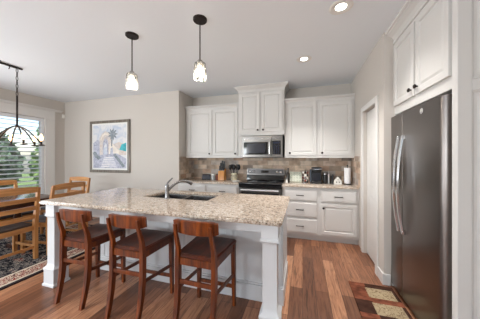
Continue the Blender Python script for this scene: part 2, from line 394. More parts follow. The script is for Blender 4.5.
# ------------------------------------------------------------------ outdoors
b = new(); box(b, (-30, -14, -.5), (XL - .6, 24, -.4)); o = struct('ground', b, M['lawn'], 'lawn outside the window')
def tree(name, x, y, h, r, label, leaf, seed):
    rnd = random.Random(seed); t = thing(name, label, 'tree', (x, y, -.4), 0, None)
    b = new(); tube(b, [(0, 0, 0), (.03, .02, h * .3), (0, .05, h * .7)], [.12, .09, .04], 8)
    for k in range(5):
        a = k * 1.3; tube(b, [(0, .02, h * (.3 + .07 * k)), (math.cos(a) * r * .6, math.sin(a) * r * .6, h * (.5 + .07 * k))], [.04, .015], 6)
    obj('trunk', b, M['bark'], t)
    b = new()
    for k in range(2200):
        u = Vector((rnd.gauss(0, 1), rnd.gauss(0, 1), rnd.gauss(0, 1))).normalized() * (rnd.random() ** .4)
        p = Vector((u.x * r, u.y * r, h * .6 + u.z * h * .42)); s = rnd.uniform(.07, .15)
        e1 = Vector((rnd.gauss(0, 1), rnd.gauss(0, 1), rnd.gauss(0, 1))).normalized(); e2 = e1.orthogonal().normalized() * s * .6; e1 *= s
        vs = [b.verts.new(p + q) for q in (-e1, e2, e1, -e2)]; b.faces.new(vs)
    obj('foliage', b, leaf, t)
tree('dark_tree', -8.6, 3.3, 2.7, 1.0, 'dark leafy tree outside the window, left of the pale green bush', M['leafdark'], 1)
tree('green_bush', -8.3, 5.5, 2.5, .95, 'pale green leafy bush outside the right half of the window', M['leaf'], 2)
tree('garden_tree', -12, 8.6, 4.6, 1.7, 'taller green tree in the distance outside the window top right', M['leaf'], 3)

# ------------------------------------------------------------------ cabinets
def knob(parent, x, z, yf=-.02):
    return one('knob', lambda b: lathe(b, [(.006, yf), (.006, yf - .012), (.017, yf - .016), (.019, yf - .024), (.011, yf - .030), (0, yf - .031)], (x, 0, z), 12, axis='y'), M['bronze'], parent)
def pull(parent, x, z, L=.11, yf=-.02):
    def f(b):
        tube(b, [(x - L / 2, yf, z), (x - L / 2, yf - .022, z), (x - L / 2 + .01, yf - .028, z), (x, yf - .032, z), (x + L / 2 - .01, yf - .028, z), (x + L / 2, yf - .022, z), (x + L / 2, yf, z)], .0065, 8)
    return one('handle', f, M['bronze'], parent)
def crown(parent, x0, x1, z0, z1, depth, yb, proj=.055, ends=(True, True), m=None):
    # profile swept along front with mitred returns
    hgt = z1 - z0
    prof = [(0, 0), (.012, 0), (.012, .16), (.006, .18), (.012, .30), (.28 * proj, .46), (.6 * proj, .62), (.78 * proj, .68), (.78 * proj, .76), (proj, .80), (proj, 1)]
    def f(b):
        def off(o): return [(x0 - (o if ends[0] else 0), yb), (x0 - (o if ends[0] else 0), -o), (x1 + (o if ends[1] else 0), -o), (x1 + (o if ends[1] else 0), yb)]
        secs = [[(x, y, z0 + t * hgt) for x, y in off(o)] for o, t in prof]
        loft(b, secs)
    return one('crown_molding', f, m or M['white'], parent)
def wall_cab(name, label, loc, rz, w, dep, z0, z1, doors, crown_z=None, ends=(True, True), mt='white', knobs=(), cproj=.055):
    t = thing(name, label, 'cabinet', loc, rz, 'white kitchen wall cabinets')
    one('cabinet_body', lambda b: box(b, (0, 0, z0), (w, dep, z1), .002), M[mt], t)
    for (x0, x1, a, c), kx in zip(doors, knobs):
        d = one('door', lambda b: panel(b, x0, x1, a, c, -.02, .0195, RAISED), M[mt], t)
        knob(d, kx[0], kx[1])
    if crown_z: crown(t, 0, w, crown_z[0], crown_z[1], dep, dep, cproj, ends)
    return t
fy = YB - .33
wall_cab('wall_cabinet', 'white two-door wall cabinet above the knife block, left of the microwave', (-2.385, fy + .02, 0), 0, 1.264, .308, 1.372, 2.40,
         [(.06, .605, 1.42, 2.345), (.632, 1.16, 1.42, 2.345)], (2.37, 2.45), (False, False), knobs=[(.56, 1.455), (1.115, 1.455)])
wall_cab('wall_cabinet', 'tall white two-door cabinet directly above the microwave, reaching the ceiling', (-1.19, fy - .05, 0), 0, .87, .378, 1.797, 2.66,
         [(.03, .42, 1.862, 2.60), (.45, .84, 1.862, 2.60)], (2.615, 2.732), (True, True), knobs=[(.385, 1.895), (.485, 1.895)], cproj=.07)
wall_cab('wall_cabinet', 'white two-door wall cabinet above the coffee maker, right of the microwave', (-.32, fy + .02, 0), 0, 1.158, .308, 1.372, 2.40,
         [(.065, .552, 1.42, 2.345), (.603, 1.122, 1.42, 2.345)], (2.37, 2.45), (False, False), knobs=[(.095, 1.46), (.645, 1.46)])
# refrigerator surround
wall_cab('wall_cabinet', 'white two-door cabinet directly above the refrigerator', (.94, 2.628, 0), -PI / 2, .94, .78, 1.83, 2.66,
         [(.03, .448, 1.915, 2.56), (.478, .905, 1.915, 2.56)], (2.595, 2.732), (False, False), knobs=[(.41, 1.975), (.516, 1.975)], cproj=.085)
t = thing('refrigerator_end_panel', 'tall white panelled end panel at the right edge beside the refrigerator', 'panel', (.918, 1.634, 0))
b = new(); box(b, (0, .012, 0), (.80, .052, H), .002); obj('panel_body', b, M['white'], t)
b = new()
for x0, x1, z0, z1 in ((0, .07, 0, H), (.73, .80, 0, H)): box(b, (x0, 0, z0), (x1, .012, z1), .002)
for z0, z1 in ((0, .14), (1.788, 1.856), (2.6, H)): box(b, (.07, 0, z0), (.73, .012, z1), .002)
for z0, z1 in ((.14, 1.788), (1.856, 2.6)):
    panel(b, .07, .73, z0, z1, .002, .0095, [(.002, 0), (.016, .007), (.03, .007), (.05, .002)])
obj('panel_molding', b, M['white'], t)

def base_cab(name, label, x0, x1, fronts, group='white base cabinets along the back wall'):
    t = thing(name, label, 'cabinet', (x0, YB - .60, 0), 0, group); W = x1 - x0
    def body(b):
        box(b, (0, 0, .085), (W, .598, .882), .002); box(b, (0, .05, 0), (W, .598, .085))
    one('cabinet_body', body, M['white'], t)
    for kind, a, c, z0, z1, hx, hz in fronts:
        if kind == 'drawer':
            d = one('drawer', lambda b: panel(b, a, c, z0, z1, -.02, .0195, DRAWER), M['white'], t); pull(d, hx, hz)
        else:
            d = one('door', lambda b: panel(b, a, c, z0, z1, -.02, .0195, RAISED), M['white'], t); knob(d, hx, hz)
    return t
base_cab('drawer_cabinet', 'white base cabinet with three drawers just right of the range', -.335, .255,
         [('drawer', .03, .56, .655, .845, .29, .75), ('drawer', .03, .56, .385, .632, .29, .51), ('drawer', .03, .56, .125, .36, .29, .24)])
base_cab('base_cabinet', 'white base cabinet with one drawer over one door beside the pantry wall', .255, .84,
         [('drawer', .03, .555, .655, .845, .29, .75), ('door', .03, .555, .13, .625, .066, .56)])
base_cab('base_cabinet', 'white base cabinet under the small dark screen, at the left wall return', -2.393, -1.755,
         [('drawer', .06, .615, .66, .845, .33, .75), ('door', .06, .615, .13, .63, .57, .56)])
base_cab('base_cabinet', 'white base cabinet under the knife block, left of the range', -1.755, -1.115,
         [('drawer', .03, .61, .66, .845, .32, .75), ('door', .03, .61, .13, .63, .565, .56)])
def ctop(name, label, x0, x1, y0, y1):
    b = new(); box(b, (x0, y0, .883), (x1, y1, .914), .005, seg=2); o = obj(name, b, M['granite']); return tag(o, label, 'countertop')
ctop('countertop', 'speckled granite countertop left of the range, under the knife block', -2.384, -1.113, YB - .645, YB - .0105)
ctop('countertop', 'speckled granite countertop right of the range, under the coffee maker', -.337, XR - .0105, YB - .645, YB - .0105)

# ------------------------------------------------------------------ range
t = thing('range', 'stainless steel electric range with black glass cooktop between the base cabinets', 'stove', (-1.108, 3.62, 0)); W = .766
def f(b):
    box(b, (.004, .04, .09), (W - .004, .635, .905), .003); box(b, (.02, .08, 0), (W - .02, .6, .09))
one('oven_body', f, M['slatesteel'], t)
one('cooktop', lambda b: box(b, (0, -.02, .905), (W, .56, .925), .006, seg=2), M['blackglass'], t)
d = one('oven_door', lambda b: box(b, (.006, 0, .235), (W - .006, .04, .838), .006), M['steel'], t)
one('oven_window', lambda b: box(b, (.05, -.003, .3), (W - .05, .002, .76), .002), M['blackglass'], d)
def f(b):
    tube(b, [(.05, -.045, .805), (W - .05, -.045, .805)], .014, 10)
    for x in (.07, W - .07): tube(b, [(x, -.045, .805), (x, .002, .805)], .010, 8)
one('handle', f, mat('satin_steel_bar', (214, 214, 214), .4, .5), d)
one('front_rail', lambda b: box(b, (.004, -.012, .842), (W - .004, .04, .903), .006), M['blackglass'], t)
dr = one('storage_drawer', lambda b: box(b, (.006, .002, .095), (W - .006, .04, .23), .006), M['steel'], t)
def f(b):
    hexa(b, [(0, .56, .925), (W, .56, .925), (W, .626, .925), (0, .626, .925)], [(0, .585, 1.155), (W, .585, 1.155), (W, .626, 1.155), (0, .626, 1.155)], bev=.005)
bg_ = one('backguard', f, M['steel'], t)
def sl(z): return .56 + (z - .925) / .23 * .025
one('control_panel', lambda b: hexa(b, [(.02, sl(1.045) - .004, 1.045), (W - .02, sl(1.045) - .004, 1.045), (W - .02, sl(1.045) + .006, 1.045), (.02, sl(1.045) + .006, 1.045)],
    [(.02, sl(1.14) - .004, 1.14), (W - .02, sl(1.14) - .004, 1.14), (W - .02, sl(1.14) + .006, 1.14), (.02, sl(1.14) + .006, 1.14)]), mat('dark_steel_panel', (84, 82, 82), .3, .8), bg_)
one('lower_panel', lambda b: hexa(b, [(.004, sl(.93) - .003, .93), (W - .004, sl(.93) - .003, .93), (W - .004, sl(.93) + .006, .93), (.004, sl(.93) + .006, .93)],
    [(.004, sl(1.03) - .003, 1.03), (W - .004, sl(1.03) - .003, 1.03), (W - .004, sl(1.03) + .006, 1.03), (.004, sl(1.03) + .006, 1.03)]), M['blackglass'], bg_)
one('clock_display', lambda b: box(b, (.3, sl(1.09) - .008, 1.072), (.45, sl(1.09) + .004, 1.115), .002), M['blackglass'], bg_)
for x in (.075, .15, .62, .695):
    one('knob', lambda b: lathe(b, [(.024, 0), (.024, -.004), (.019, -.006), (.017, -.026), (.014, -.029), (0, -.029)], (x, sl(1.09) - .002, 1.092), 16, axis='y'), M['chrome'], bg_)
for x, y, r in ((.2, .14, .1), (.56, .14, .085), (.2, .41, .075), (.56, .41, .1)):
    one('burner_ring', lambda b: lathe(b, [(r, .9251), (r, .9256), (r - .006, .9256), (r - .006, .9251)], (x, y, 0), 32), M['nickel'], t)

# ------------------------------------------------------------------ microwave
t = thing('microwave', 'stainless over-the-range microwave with black glass door under the tall cabinet', 'microwave', (-1.117, 3.86, 1.378)); W = .772; Hh = .415
one('microwave_body', lambda b: box(b, (0, .025, 0), (W, .398, Hh), .004), M['black'], t)
d = one('door', lambda b: box(b, (.002, 0, .004), (.565, .027, Hh - .004), .005), M['steel'], t)
one('door_glass', lambda b: box(b, (.035, -.003, .055), (.50, .002, .29), .003), M['blackglass'], d)
one('viewing_window', lambda b: box(b, (.105, -.005, .085), (.45, -.002, .26), .002), M['screen'], d)
def f(b):
    tube(b, [(.535, -.035, .07), (.535, -.035, .29)], .011, 10)
    for z in (.085, .275): tube(b, [(.535, -.035, z), (.535, .001, z)], .008, 8)
one('handle', f, M['chrome'], d)
cp = one('control_panel', lambda b: box(b, (.567, 0, .004), (W - .002, .027, Hh - .004), .005), M['steel'], t)
kp = one('keypad', lambda b: box(b, (.58, -.003, .055), (.735, .002, .31), .002), M['blackglass'], cp)
one('display', lambda b: box(b, (.60, -.0045, .255), (.715, -.0025, .292), .001), M['bluelcd'], cp)
def f(b):
    for i in range(3):
        for j in range(5): box(b, (.604 + i * .04, -.0042, .075 + j * .034), (.630 + i * .04, -.0028, .095 + j * .034), .0005)
one('buttons', f, M['bluelcd'], cp)
def f(b):
    for k in range(14): box(b, (.05 + k * .05, -.001, .345), (.085 + k * .05, .001, .352))
    for k in range(14): box(b, (.05 + k * .05, -.001, .362), (.085 + k * .05, .001, .369))
one('vent_slots', f, M['nickel'], t)

# ------------------------------------------------------------------ refrigerator (faces -X)
t = thing('refrigerator', 'slate grey side-by-side refrigerator with two long curved handles, beside the pantry wall', 'refrigerator', (.90, 2.612, 0), -PI / 2)
FW = .872; SEAM = .27
one('refrigerator_body', lambda b: (box(b, (.003, .075, .03), (FW - .003, .78, 1.775), .006), box(b, (.02, .12, 0), (FW - .02, .76, .03))), M['black'], t)
def fdoor(b, x0, x1, rl, rr):
    n = 6; pts = [(x0, .07), (x0, rl)]
    pts += [(x0 + rl * (1 - math.cos(k * PI / 2 / n)), rl * (1 - math.sin(k * PI / 2 / n))) for k in range(1, n + 1)]
    pts += [(x1 - rr + rr * math.sin(k * PI / 2 / n), rr * (1 - math.cos(k * PI / 2 / n))) for k in range(0, n + 1)] + [(x1, .07)]
    loft(b, [[(x, y, z) for x, y in pts] for z in (.055, 1.80)])
fd = one('freezer_door', lambda b: fdoor(b, 0, SEAM - .004, .02, .006), M['slatesteel'], t)
rd = one('refrigerator_door', lambda b: fdoor(b, SEAM + .004, FW, .006, .05), M['slatesteel'], t)
def hnd(b, x, s):
    z0, z1 = .675, 1.575
    pts = []
    for k in range(17):
        u = k / 16; pts.append((x, -.022 - .042 * math.sin(PI * u), z0 + (z1 - z0) * u))
    secs = []
    for p in pts: secs.append([(p[0] - .014, p[1] + .006, p[2]), (p[0] - .010, p[1] - .008, p[2]), (p[0] + .010, p[1] - .008, p[2]), (p[0] + .014, p[1] + .006, p[2])])
    loft(b, secs)
    for z in (z0 + .015, z1 - .015): box(b, (x - .012, -.03, z - .02), (x + .012, .004, z + .02), .003)
one('handle', lambda b: hnd(b, SEAM - .028, -1), M['chrome'], fd)
one('handle', lambda b: hnd(b, SEAM + .06, 1), M['chrome'], rd)
def badge(b):
    lathe(b, [(0, -.003), (.021, -.003), (.024, -.002), (.024, .001)], (.61, 0, 1.745), 24, axis='y')
bd = one('badge', badge, M['chrome'], rd)
def badge2(b):
    lathe(b, [(.0215, -.0035), (.0195, -.0045), (.018, -.0035)], (.61, 0, 1.745), 24, axis='y')
    pts = [(.61 + .011 * math.cos(a) * (1 - a / 14) - .004, -.004, 1.745 + .011 * math.sin(a) * (1 - a / 14)) for a in [k * .5 for k in range(14)]]
    tube(b, pts, .0016, 5)
    tube(b, [(.621, -.004, 1.752), (.618, -.004, 1.755), (.615, -.004, 1.751), (.619, -.004, 1.747), (.616, -.004, 1.740)], .0015, 5)
one('badge_script', badge2, M['ceramic'], bd)

# ------------------------------------------------------------------ island
t = thing('kitchen_island', 'white kitchen island with square corner legs under the speckled granite top', 'kitchen island', (0, 0, 0))
IX0, IX1, IY0, IY1 = -2.71, -.142, 1.5226, 2.585
BX0, BX1, BY0, BY1 = -2.42, -.19, 2.0, 2.545
def sinkbox(b):   # body with an open well for the sink
    z1 = .876
    for lo, hi in (((BX0, BY0, 0), (-1.83, BY1, z1)), ((-.97, BY0, 0), (BX1, BY1, z1)), ((-1.83, BY0, 0), (-.97, 2.035, z1)), ((-1.83, 2.49, 0), (-.97, BY1, z1)), ((-1.83, 2.035, 0), (-.97, 2.49, .62))):
        box(b, lo, hi)
one('island_body', sinkbox, M['island'], t)
def wains(b):
    n = 4; wd = (BX1 - BX0) / n
    for k in range(n): panel(b, BX0 + k * wd, BX0 + (k + 1) * wd, .0, .80, BY0 - .012, .012, [(.002, 0), (.075, 0), (.08, .006), (.095, .006), (.115, .001)])
one('back_panel', wains, M['island'], t)
def bb(b):
    box(b, (BX0 - .02, BY0 - .03, 0), (BX1 + .02, BY0 - .012, .15), .003); box(b, (BX0 - .018, BY0 - .022, .15), (BX1 + .012, BY0 - .012, .17), .003)
    box(b, (BX1, BY0 - .012, 0), (BX1 + .02, BY1, .15), .003); box(b, (BX1, BY0 - .012, .15), (BX1 + .012, BY1, .17), .003)
one('base_molding', bb, M['island'], t)
def side(b):
    q = new(); panel(q, 0, BY1 - BY0, .15, .80, -.012, .012, [(.002, 0), (.07, 0), (.075, .006), (.09, .006), (.11, .001)])
    merge(b, q, 0, Matrix.Translation((BX1, BY0, 0)) @ Matrix.Rotation(PI / 2, 4, 'Z'))
one('side_panel', side, M['island'], t)
def fl(b):
    box(b, (BX1 - .006, 1.69, .80), (BX1 + .016, BY1, .876), .002); box(b, (-2.67, 1.60, .795), (-.19, 1.622, .876), .002); box(b, (-2.66, 1.69, .80), (-2.638, 2.40, .876), .002)
    box(b, (-2.66, 2.40, .80), (BX0, 2.422, .876), .002)
    for x in (-1.72, -1.0): box(b, (x, 1.622, .80), (x + .02, BY0, .876), .002)
one('apron', fl, M['island'], t)
def leg(b, cx, cy):
    s = .064; q = .054
    S_ = [(s + .022, 0), (s + .022, .02), (s + .012, .03), (s + .012, .165), (s + .016, .17), (s + .016, .185), (q + .004, .21), (q, .24), (q, .725), (q + .004, .735), (s + .006, .745), (s + .006, .76), (s, .765), (s, .876)]
    loft(b, [rectsec((cx, cy, z), r, r) for r, z in S_])
one('leg', lambda b: leg(b, -.238, 1.625), M['island'], t)
one('leg', lambda b: leg(b, -2.60, 1.625), M['island'], t)
# top with sink cutout
def top(b):
    z0, z1 = .876, .914; X = (IX0, -1.81, -.99, IX1); Y = (IY0, 2.055, 2.47, IY1); q = bmesh.new(); g = {}
    for zi, z in enumerate((z0, z1)):
        for i in range(4):
            for j in range(4): g[i, j, zi] = q.verts.new((X[i], Y[j], z))
    for i in range(3):
        for j in range(3):
            if i == j == 1: continue
            for zi in (0, 1): q.faces.new([g[i, j, zi], g[i + 1, j, zi], g[i + 1, j + 1, zi], g[i, j + 1, zi]])
    for k in range(3):
        for a, c in (((k, 0), (k + 1, 0)), ((k, 3), (k + 1, 3)), ((0, k), (0, k + 1)), ((3, k), (3, k + 1))): q.faces.new([g[a + (0,)], g[c + (0,)], g[c + (1,)], g[a + (1,)]])
    for a, c in (((1, 1), (2, 1)), ((2, 1), (2, 2)), ((2, 2), (1, 2)), ((1, 2), (1, 1))): q.faces.new([g[a + (0,)], g[c + (0,)], g[c + (1,)], g[a + (1,)]])
    bmesh.ops.recalc_face_normals(q, faces=list(q.faces))
    ed = [e for e in q.edges if e.calc_face_angle(0) > 1]
    bmesh.ops.bevel(q, geom=ed, offset=.011, segments=3, affect='EDGES'); merge(b, q)
o = one('island_countertop', top, M['granite']); tag(o, 'long speckled granite island countertop with the sink cut into it', 'countertop')
# sink : double bowl
t = thing('sink', 'undermounted double-bowl dark steel sink set in the island countertop', 'sink', (-1.4, 2.2625, .876))
def bowl(b, x0, x1, y0, y1, dz):
    r = .03; secs = []
    def loop(i, z): return [(x0 + i, y0 + i, z), (x1 - i, y0 + i, z), (x1 - i, y1 - i, z), (x0 + i, y1 - i, z)]
    loft(b, [loop(-.012, -.003), loop(-.012, -.0005), loop(0, -.0005), loop(.012, -dz + .02), loop(.03, -dz), loop(.03, -dz - .004), loop(.008, -dz + .016), loop(-.003, -.003)], caps=False)
    hexa(b, loop(.03, -dz - .004), loop(.03, -dz))
one('sink_bowl', lambda b: bowl(b, -.405, -.012, -.195, .195, .2), M['nickel'], t)
one('sink_bowl', lambda b: bowl(b, .012, .405, -.195, .195, .2), M['nickel'], t)
for x in (-.208, .208): one('drain', lambda b: lathe(b, [(0, -.1985), (.03, -.1985), (.042, -.1965), (.042, -.2)], (x, 0, 0), 20), M['steel'], t)
# faucet
t = thing('faucet', 'satin nickel single-lever faucet on the island beside the sink', 'faucet', (-1.46, 2.018, .914))
one('faucet_body', lambda b: lathe(b, [(0, 0), (.03, 0), (.03, .006), (.024, .012), (.021, .03), (.021, .10), (.023, .13), (.021, .15), (.012, .165), (0, .168)], seg=20), M['nickel'], t)
def sp(b):
    d = Vector((.18, .235, 0)).normalized(); P_ = []
    for k in range(13):
        u = k / 12; P_.append(d * (.01 + .285 * u) + Vector((0, 0, .09 + .33 * u - .275 * u * u)))
    tube(b, P_, [.015] * 8 + [.016, .017, .019, .02, .019], 12)
one('spout', sp, M['nickel'], t)
one('lever', lambda b: tube(b, [(0, 0, .155), (.0, .012, .18), (.03, .03, .215), (.045, .04, .232)], [.012, .010, .008, .007], 10), M['nickel'], t)

# ------------------------------------------------------------------ bar stools
def make_stool(name, label):
    t = thing(name, label, 'stool', (0, 0, 0), 0, 'counter stools along the island')
    # seat
    def seat(b):
        q = bmesh.new(); n = 10; g = {}
        def pt(i, j, top):
            u = i / n * 2 - 1; v = j / n * 2 - 1
            wd = .188 + .014 * v; x = u * wd * (1 - .03 * max(0, abs(v) - .8)); y = v * .205
            z = .612
            if top: z -= .014 * max(0, 1 - (u * u)) * max(0, 1 - ((v + .15) ** 2)) - .004 * max(0, v) * (1 - abs(u))
            else: z = .574
            return Vector((x, y, z))
        for k in (0, 1):
            for i in range(n + 1):
                for j in range(n + 1): g[i, j, k] = q.verts.new(pt(i, j, k))
        for i in range(n):
            for j in range(n):
                q.faces.new([g[i, j, 1], g[i + 1, j, 1], g[i + 1, j + 1, 1], g[i, j + 1, 1]]); q.faces.new([g[i, j, 0], g[i, j + 1, 0], g[i + 1, j + 1, 0], g[i + 1, j, 0]])
        for i in range(n):
            for a, c in (((i, 0), (i + 1, 0)), ((i, n), (i + 1, n)), ((0, i), (0, i + 1)), ((n, i), (n, i + 1))): q.faces.new([g[a + (0,)], g[c + (0,)], g[c + (1,)], g[a + (1,)]])
        bmesh.ops.recalc_face_normals(q, faces=list(q.faces))
        bmesh.ops.bevel(q, geom=[e for e in q.edges if e.calc_face_angle(0) > .8], offset=.008, segments=2, affect='EDGES'); merge(b, q)
    one('seat', seat, M['cherryseat'], t)
    # back rail
    def rail(b):
        secs = []
        for k in range(13):
            u = k / 12 * 2 - 1; x = u * .194; y = -.232 + .034 * u * u; th = .011
            nx = -2 * .030 * u / .192; dd = Vector((nx, 1, 0)).normalized()
            zt = .882 + .004 * (1 - u * u) - (.006 if abs(u) == 1 else 0); zb = .772 + .012 * (abs(u) ** 4) + (.006 if abs(u) == 1 else 0)
            p = Vector((x, y, 0)); a = p - dd * th; c = p + dd * th
            secs.append([(a.x, a.y - .006, zt - .003), (c.x, c.y - .006, zt), (c.x, c.y + .004, zb), (a.x, a.y + .004, zb + .003)])
        loft(b, secs)
    one('back_rail', rail, M['cherry'], t)
    for s in (-1, 1):
        def rear(b):
            secs = []
            K = [(0, -.262, .155, .015, .017), (.1, -.238, .157, .016, .019), (.22, -.214, .159, .017, .021), (.36, -.201, .160, .018, .022), (.56, -.200, .160, .018, .022), (.66, -.207, .156, .0145, .017), (.78, -.232, .153, .0115, .012), (.858, -.246, .152, .0105, .010)]
            for z, y, x, hx, hy in K: secs.append(rectsec((s * x, y - (.012 if z > .7 else 0), z), hx, hy))
            loft(b, secs)
        one('leg', rear, M['cherry'], t)
        one('leg', lambda b: loft(b, [rectsec((s * .183, .185, 0), .014, .014), rectsec((s * .180, .183, .3), .018, .018), rectsec((s * .177, .180, .574), .019, .019)]), M['cherry'], t)
        one('stretcher', lambda b: bar(b, (s * .161, -.2, .325), (s * .179, .18, .285), .017, .03, bev=.002), M['cherry'], t)
    one('stretcher', lambda b: bar(b, (-.16, -.204, .385), (.16, -.204, .385), .018, .034, bev=.002), M['cherry'], t)
    one('stretcher', lambda b: bar(b, (-.18, .184, .175), (.18, .184, .175), .02, .032, bev=.002), M['cherry'], t)
    def ap(b):
        bar(b, (-.158, -.2, .548), (.158, -.2, .548), .02, .056); bar(b, (-.175, .18, .548), (.175, .18, .548), .02, .052)
        for s in (-1, 1): bar(b, (s * .161, -.195, .548), (s * .176, .18, .548), .02, .052)
    one('seat_frame', ap, M['cherry'], t)
    return t
SL = ['cherry wood counter stool nearest the left island leg', 'cherry wood counter stool standing between the two other stools', 'cherry wood counter stool nearest the right island leg']
for k, (x, y, rz) in enumerate(((-2.08, 1.66, .02), (-1.455, 1.655, .01), (-.80, 1.675, -.02))):
    if k == 0: st0 = st = make_stool('bar_stool', SL[0])
    else: st = dup(st0)
    st['label'] = SL[k]; st.location = (x, y, 0); st.rotation_euler = (0, 0, rz)

# ------------------------------------------------------------------ dining set
RZ = .012
def make_chair(label):
    t = thing('dining_chair', label, 'chair', (0, 0, 0), 0, 'oak ladder-back chairs at the dining table')
    hw = .25
    def yy(z): return -.225 - max(0, z - .45) * .13
    for s in (-1, 1):
        one('leg', lambda b: loft(b, [rectsec((s * hw, -.235, 0), .019, .022), rectsec((s * hw, -.225, .45), .022, .027), rectsec((s * hw, yy(.75), .75), .019, .021), rectsec((s * (hw - .002), yy(1.0), .985), .016, .016)]), M['oak'], t)
        one('leg', lambda b: loft(b, [rectsec((s * hw, .20, 0), .018, .018), rectsec((s * hw, .20, .43), .022, .022)]), M['oak'], t)
        one('stretcher', lambda b: bar(b, (s * hw, -.23, .17), (s * hw, .2, .17), .018, .034), M['oak'], t)
    one('stretcher', lambda b: bar(b, (-hw, -.232, .165), (hw, -.232, .165), .018, .034), M['oakrail'], t)
    for z, hh in ((.955, .036), (.828, .028), (.708, .028), (.585, .028)):
        def slat(b):
            secs = []
            for k in range(9):
                u = k / 8 * 2 - 1; x = u * hw; y = yy(z) - .018 * (1 - u * u); lift = .016 * (1 - u * u) if z > .9 else .0
                secs.append([(x, y - .009, z - hh), (x, y + .009, z - hh), (x, y + .009, z + hh + lift), (x, y - .009, z + hh + lift)])
            loft(b, secs)
        one('slat', slat, M['oakrail'], t)
    def fr(b):
        bar(b, (-hw, -.225, .425), (hw, -.225, .425), .026, .06); bar(b, (-hw, .2, .425), (hw, .2, .425), .026, .06)
        for s in (-1, 1): bar(b, (s * hw, -.22, .425), (s * hw, .2, .425), .026, .06)
    one('seat_frame', fr, M['oakrail'], t)
    one('seat', lambda b: box(b, (-hw + .005, -.205, .445), (hw - .005, .225, .485), .014, seg=2), M['darkseat'], t)
    return t
CH = [(-3.70, 1.665, PI / 2, 'oak ladder-back dining chair nearest the island, cropped by the left edge'),
      (-3.68, 2.25, PI / 2 - .2 + .36, 'oak ladder-back dining chair seen just over the island countertop corner'),
      (-4.24, 2.77, PI, 'oak ladder-back dining chair farthest back, nearest the wall with the picture'),
      (-4.52, 2.12, -PI / 2, 'oak ladder-back dining chair across the table, in front of the window')]
for k, (x, y, rz, lb) in enumerate(CH):
    if k == 0: c0 = c = make_chair(lb)
    else: c = dup(c0)
    c['label'] = lb; c.location = (x, y, RZ); c.scale = (1, 1, .98); c.rotation_euler = (0, 0, rz)
t = thing('dining_table', 'dark brown wooden dining table behind the ladder-back chairs', 'table', (-4.1, 1.95, RZ))
one('tabletop', lambda b: box(b, (-.46, -1.05, .725), (.42, .43, .76), .008, seg=2), M['walnut'], t)
one('apron', lambda b: (box(b, (-.38, -.95, .63), (.34, -.93, .725)), box(b, (-.38, .33, .63), (.34, .35, .725)), box(b, (-.38, -.95, .63), (-.36, .35, .725)), box(b, (.32, -.95, .63), (.34, .35, .725))), M['walnut'], t)
for y in (-.62, .1):
    pd = one('pedestal', lambda b: lathe(b, [(0, .05), (.075, .05), (.075, .09), (.05, .13), (.062, .36), (.045, .52), (.08, .62), (.08, .725), (0, .725)], (-.02, y, 0), 20), M['walnut'], t)
    one('foot', lambda b: hexa(b, [(-.24, y - .04, 0), (.20, y - .04, 0), (.20, y + .04, 0), (-.24, y + .04, 0)], [(-.20, y - .035, .06), (.16, y - .035, .06), (.16, y + .035, .06), (-.20, y + .035, .06)], bev=.005), M['walnut'], pd)
# dining rug: dark floral field and red-and-cream border, each band a region of one mesh
rugm = [patterned('rug_field', [(0, (28, 28, 34)), (.44, (34, 34, 40)), (.5, (140, 132, 126)), (.55, (50, 50, 54)), (.6, (168, 156, 142)), (.66, (120, 52, 46))], 13, kind='hard'),
        mat('rug_cream', (196, 182, 164), .95, spec=.1, var=.08, vscale=40), mat('rug_dark', (44, 34, 36), .95, spec=.1),
        patterned('rug_border', [(0, (196, 184, 168)), (.4, (130, 56, 48)), (.5, (196, 180, 160)), (.56, (104, 44, 42)), (.62, (72, 60, 62)), (.68, (188, 172, 150))], 17, kind='hard')]
def rug(b):
    x0, x1, y0, y1 = -5.25, -2.99, -.4, 3.2
    ins = [0, .05, .08, .25, .285, .31]; mi = [2, 1, 3, 1, 2]
    for k in range(5):
        a, c = ins[k], ins[k + 1]; z = RZ
        for lo, hi in (((x0 + a, y0 + a, .0), (x1 - a, y0 + c, z)), ((x0 + a, y1 - c, 0), (x1 - a, y1 - a, z)), ((x0 + a, y0 + c, 0), (x0 + c, y1 - c, z)), ((x1 - c, y0 + c, 0), (x1 - a, y1 - c, z))): box(b, lo, hi, mi=mi[k])
    box(b, (x0 + .31, y0 + .31, 0), (x1 - .31, y1 - .31, RZ), mi=0)
o = one('dining_rug', rug, rugm); tag(o, 'large dark floral rug with red and cream border under the dining table', 'rug')
# kitchen rug
krm = [mat('mat_rust', (106, 62, 46), .95, spec=.1, var=.22, vscale=14), patterned('mat_cream', [(0, (178, 160, 130)), (.5, (170, 152, 122)), (.57, (112, 90, 66)), (.64, (182, 164, 134))], 24),
       mat('mat_brown', (64, 42, 34), .95, spec=.1, var=.2, vscale=14), mat('mat_terracotta', (122, 72, 54), .95, spec=.1, var=.2, vscale=18)]
def krug(b):
    X = (.49, .60, .62, .89); ys = [2.60, 2.535, 2.515, 2.30, 2.235, 2.215, 2.0, 1.935, 1.915, 1.7, 1.64, 1.4, 1.34]
    z = .011; x0, x1 = .485, .895
    box(b, (x0, .9, 0), (x1, 2.57, z - .003), .002, mi=2)
    y = 2.57; k = 0
    while y > 1.1:
        box(b, (x0, y - .055, .006), (x0 + .15, y, z), mi=3); box(b, (x0 + .15, y - .075, .006), (x1, y, z), mi=(2, 3, 2)[k % 3])
        box(b, (x0, y - .24, .006), (x0 + .14, y - .055, z), mi=(0, 2)[k % 2]); box(b, (x0 + .14, y - .24, .006), (x1 - .03, y - .075, z), mi=1)
        box(b, (x1 - .03, y - .24, .006), (x1, y - .075, z), mi=2)
        y -= .24; k += 1
o = one('kitchen_rug', krug, krm); tag(o, 'patchwork brown and cream runner rug in front of the refrigerator', 'rug')

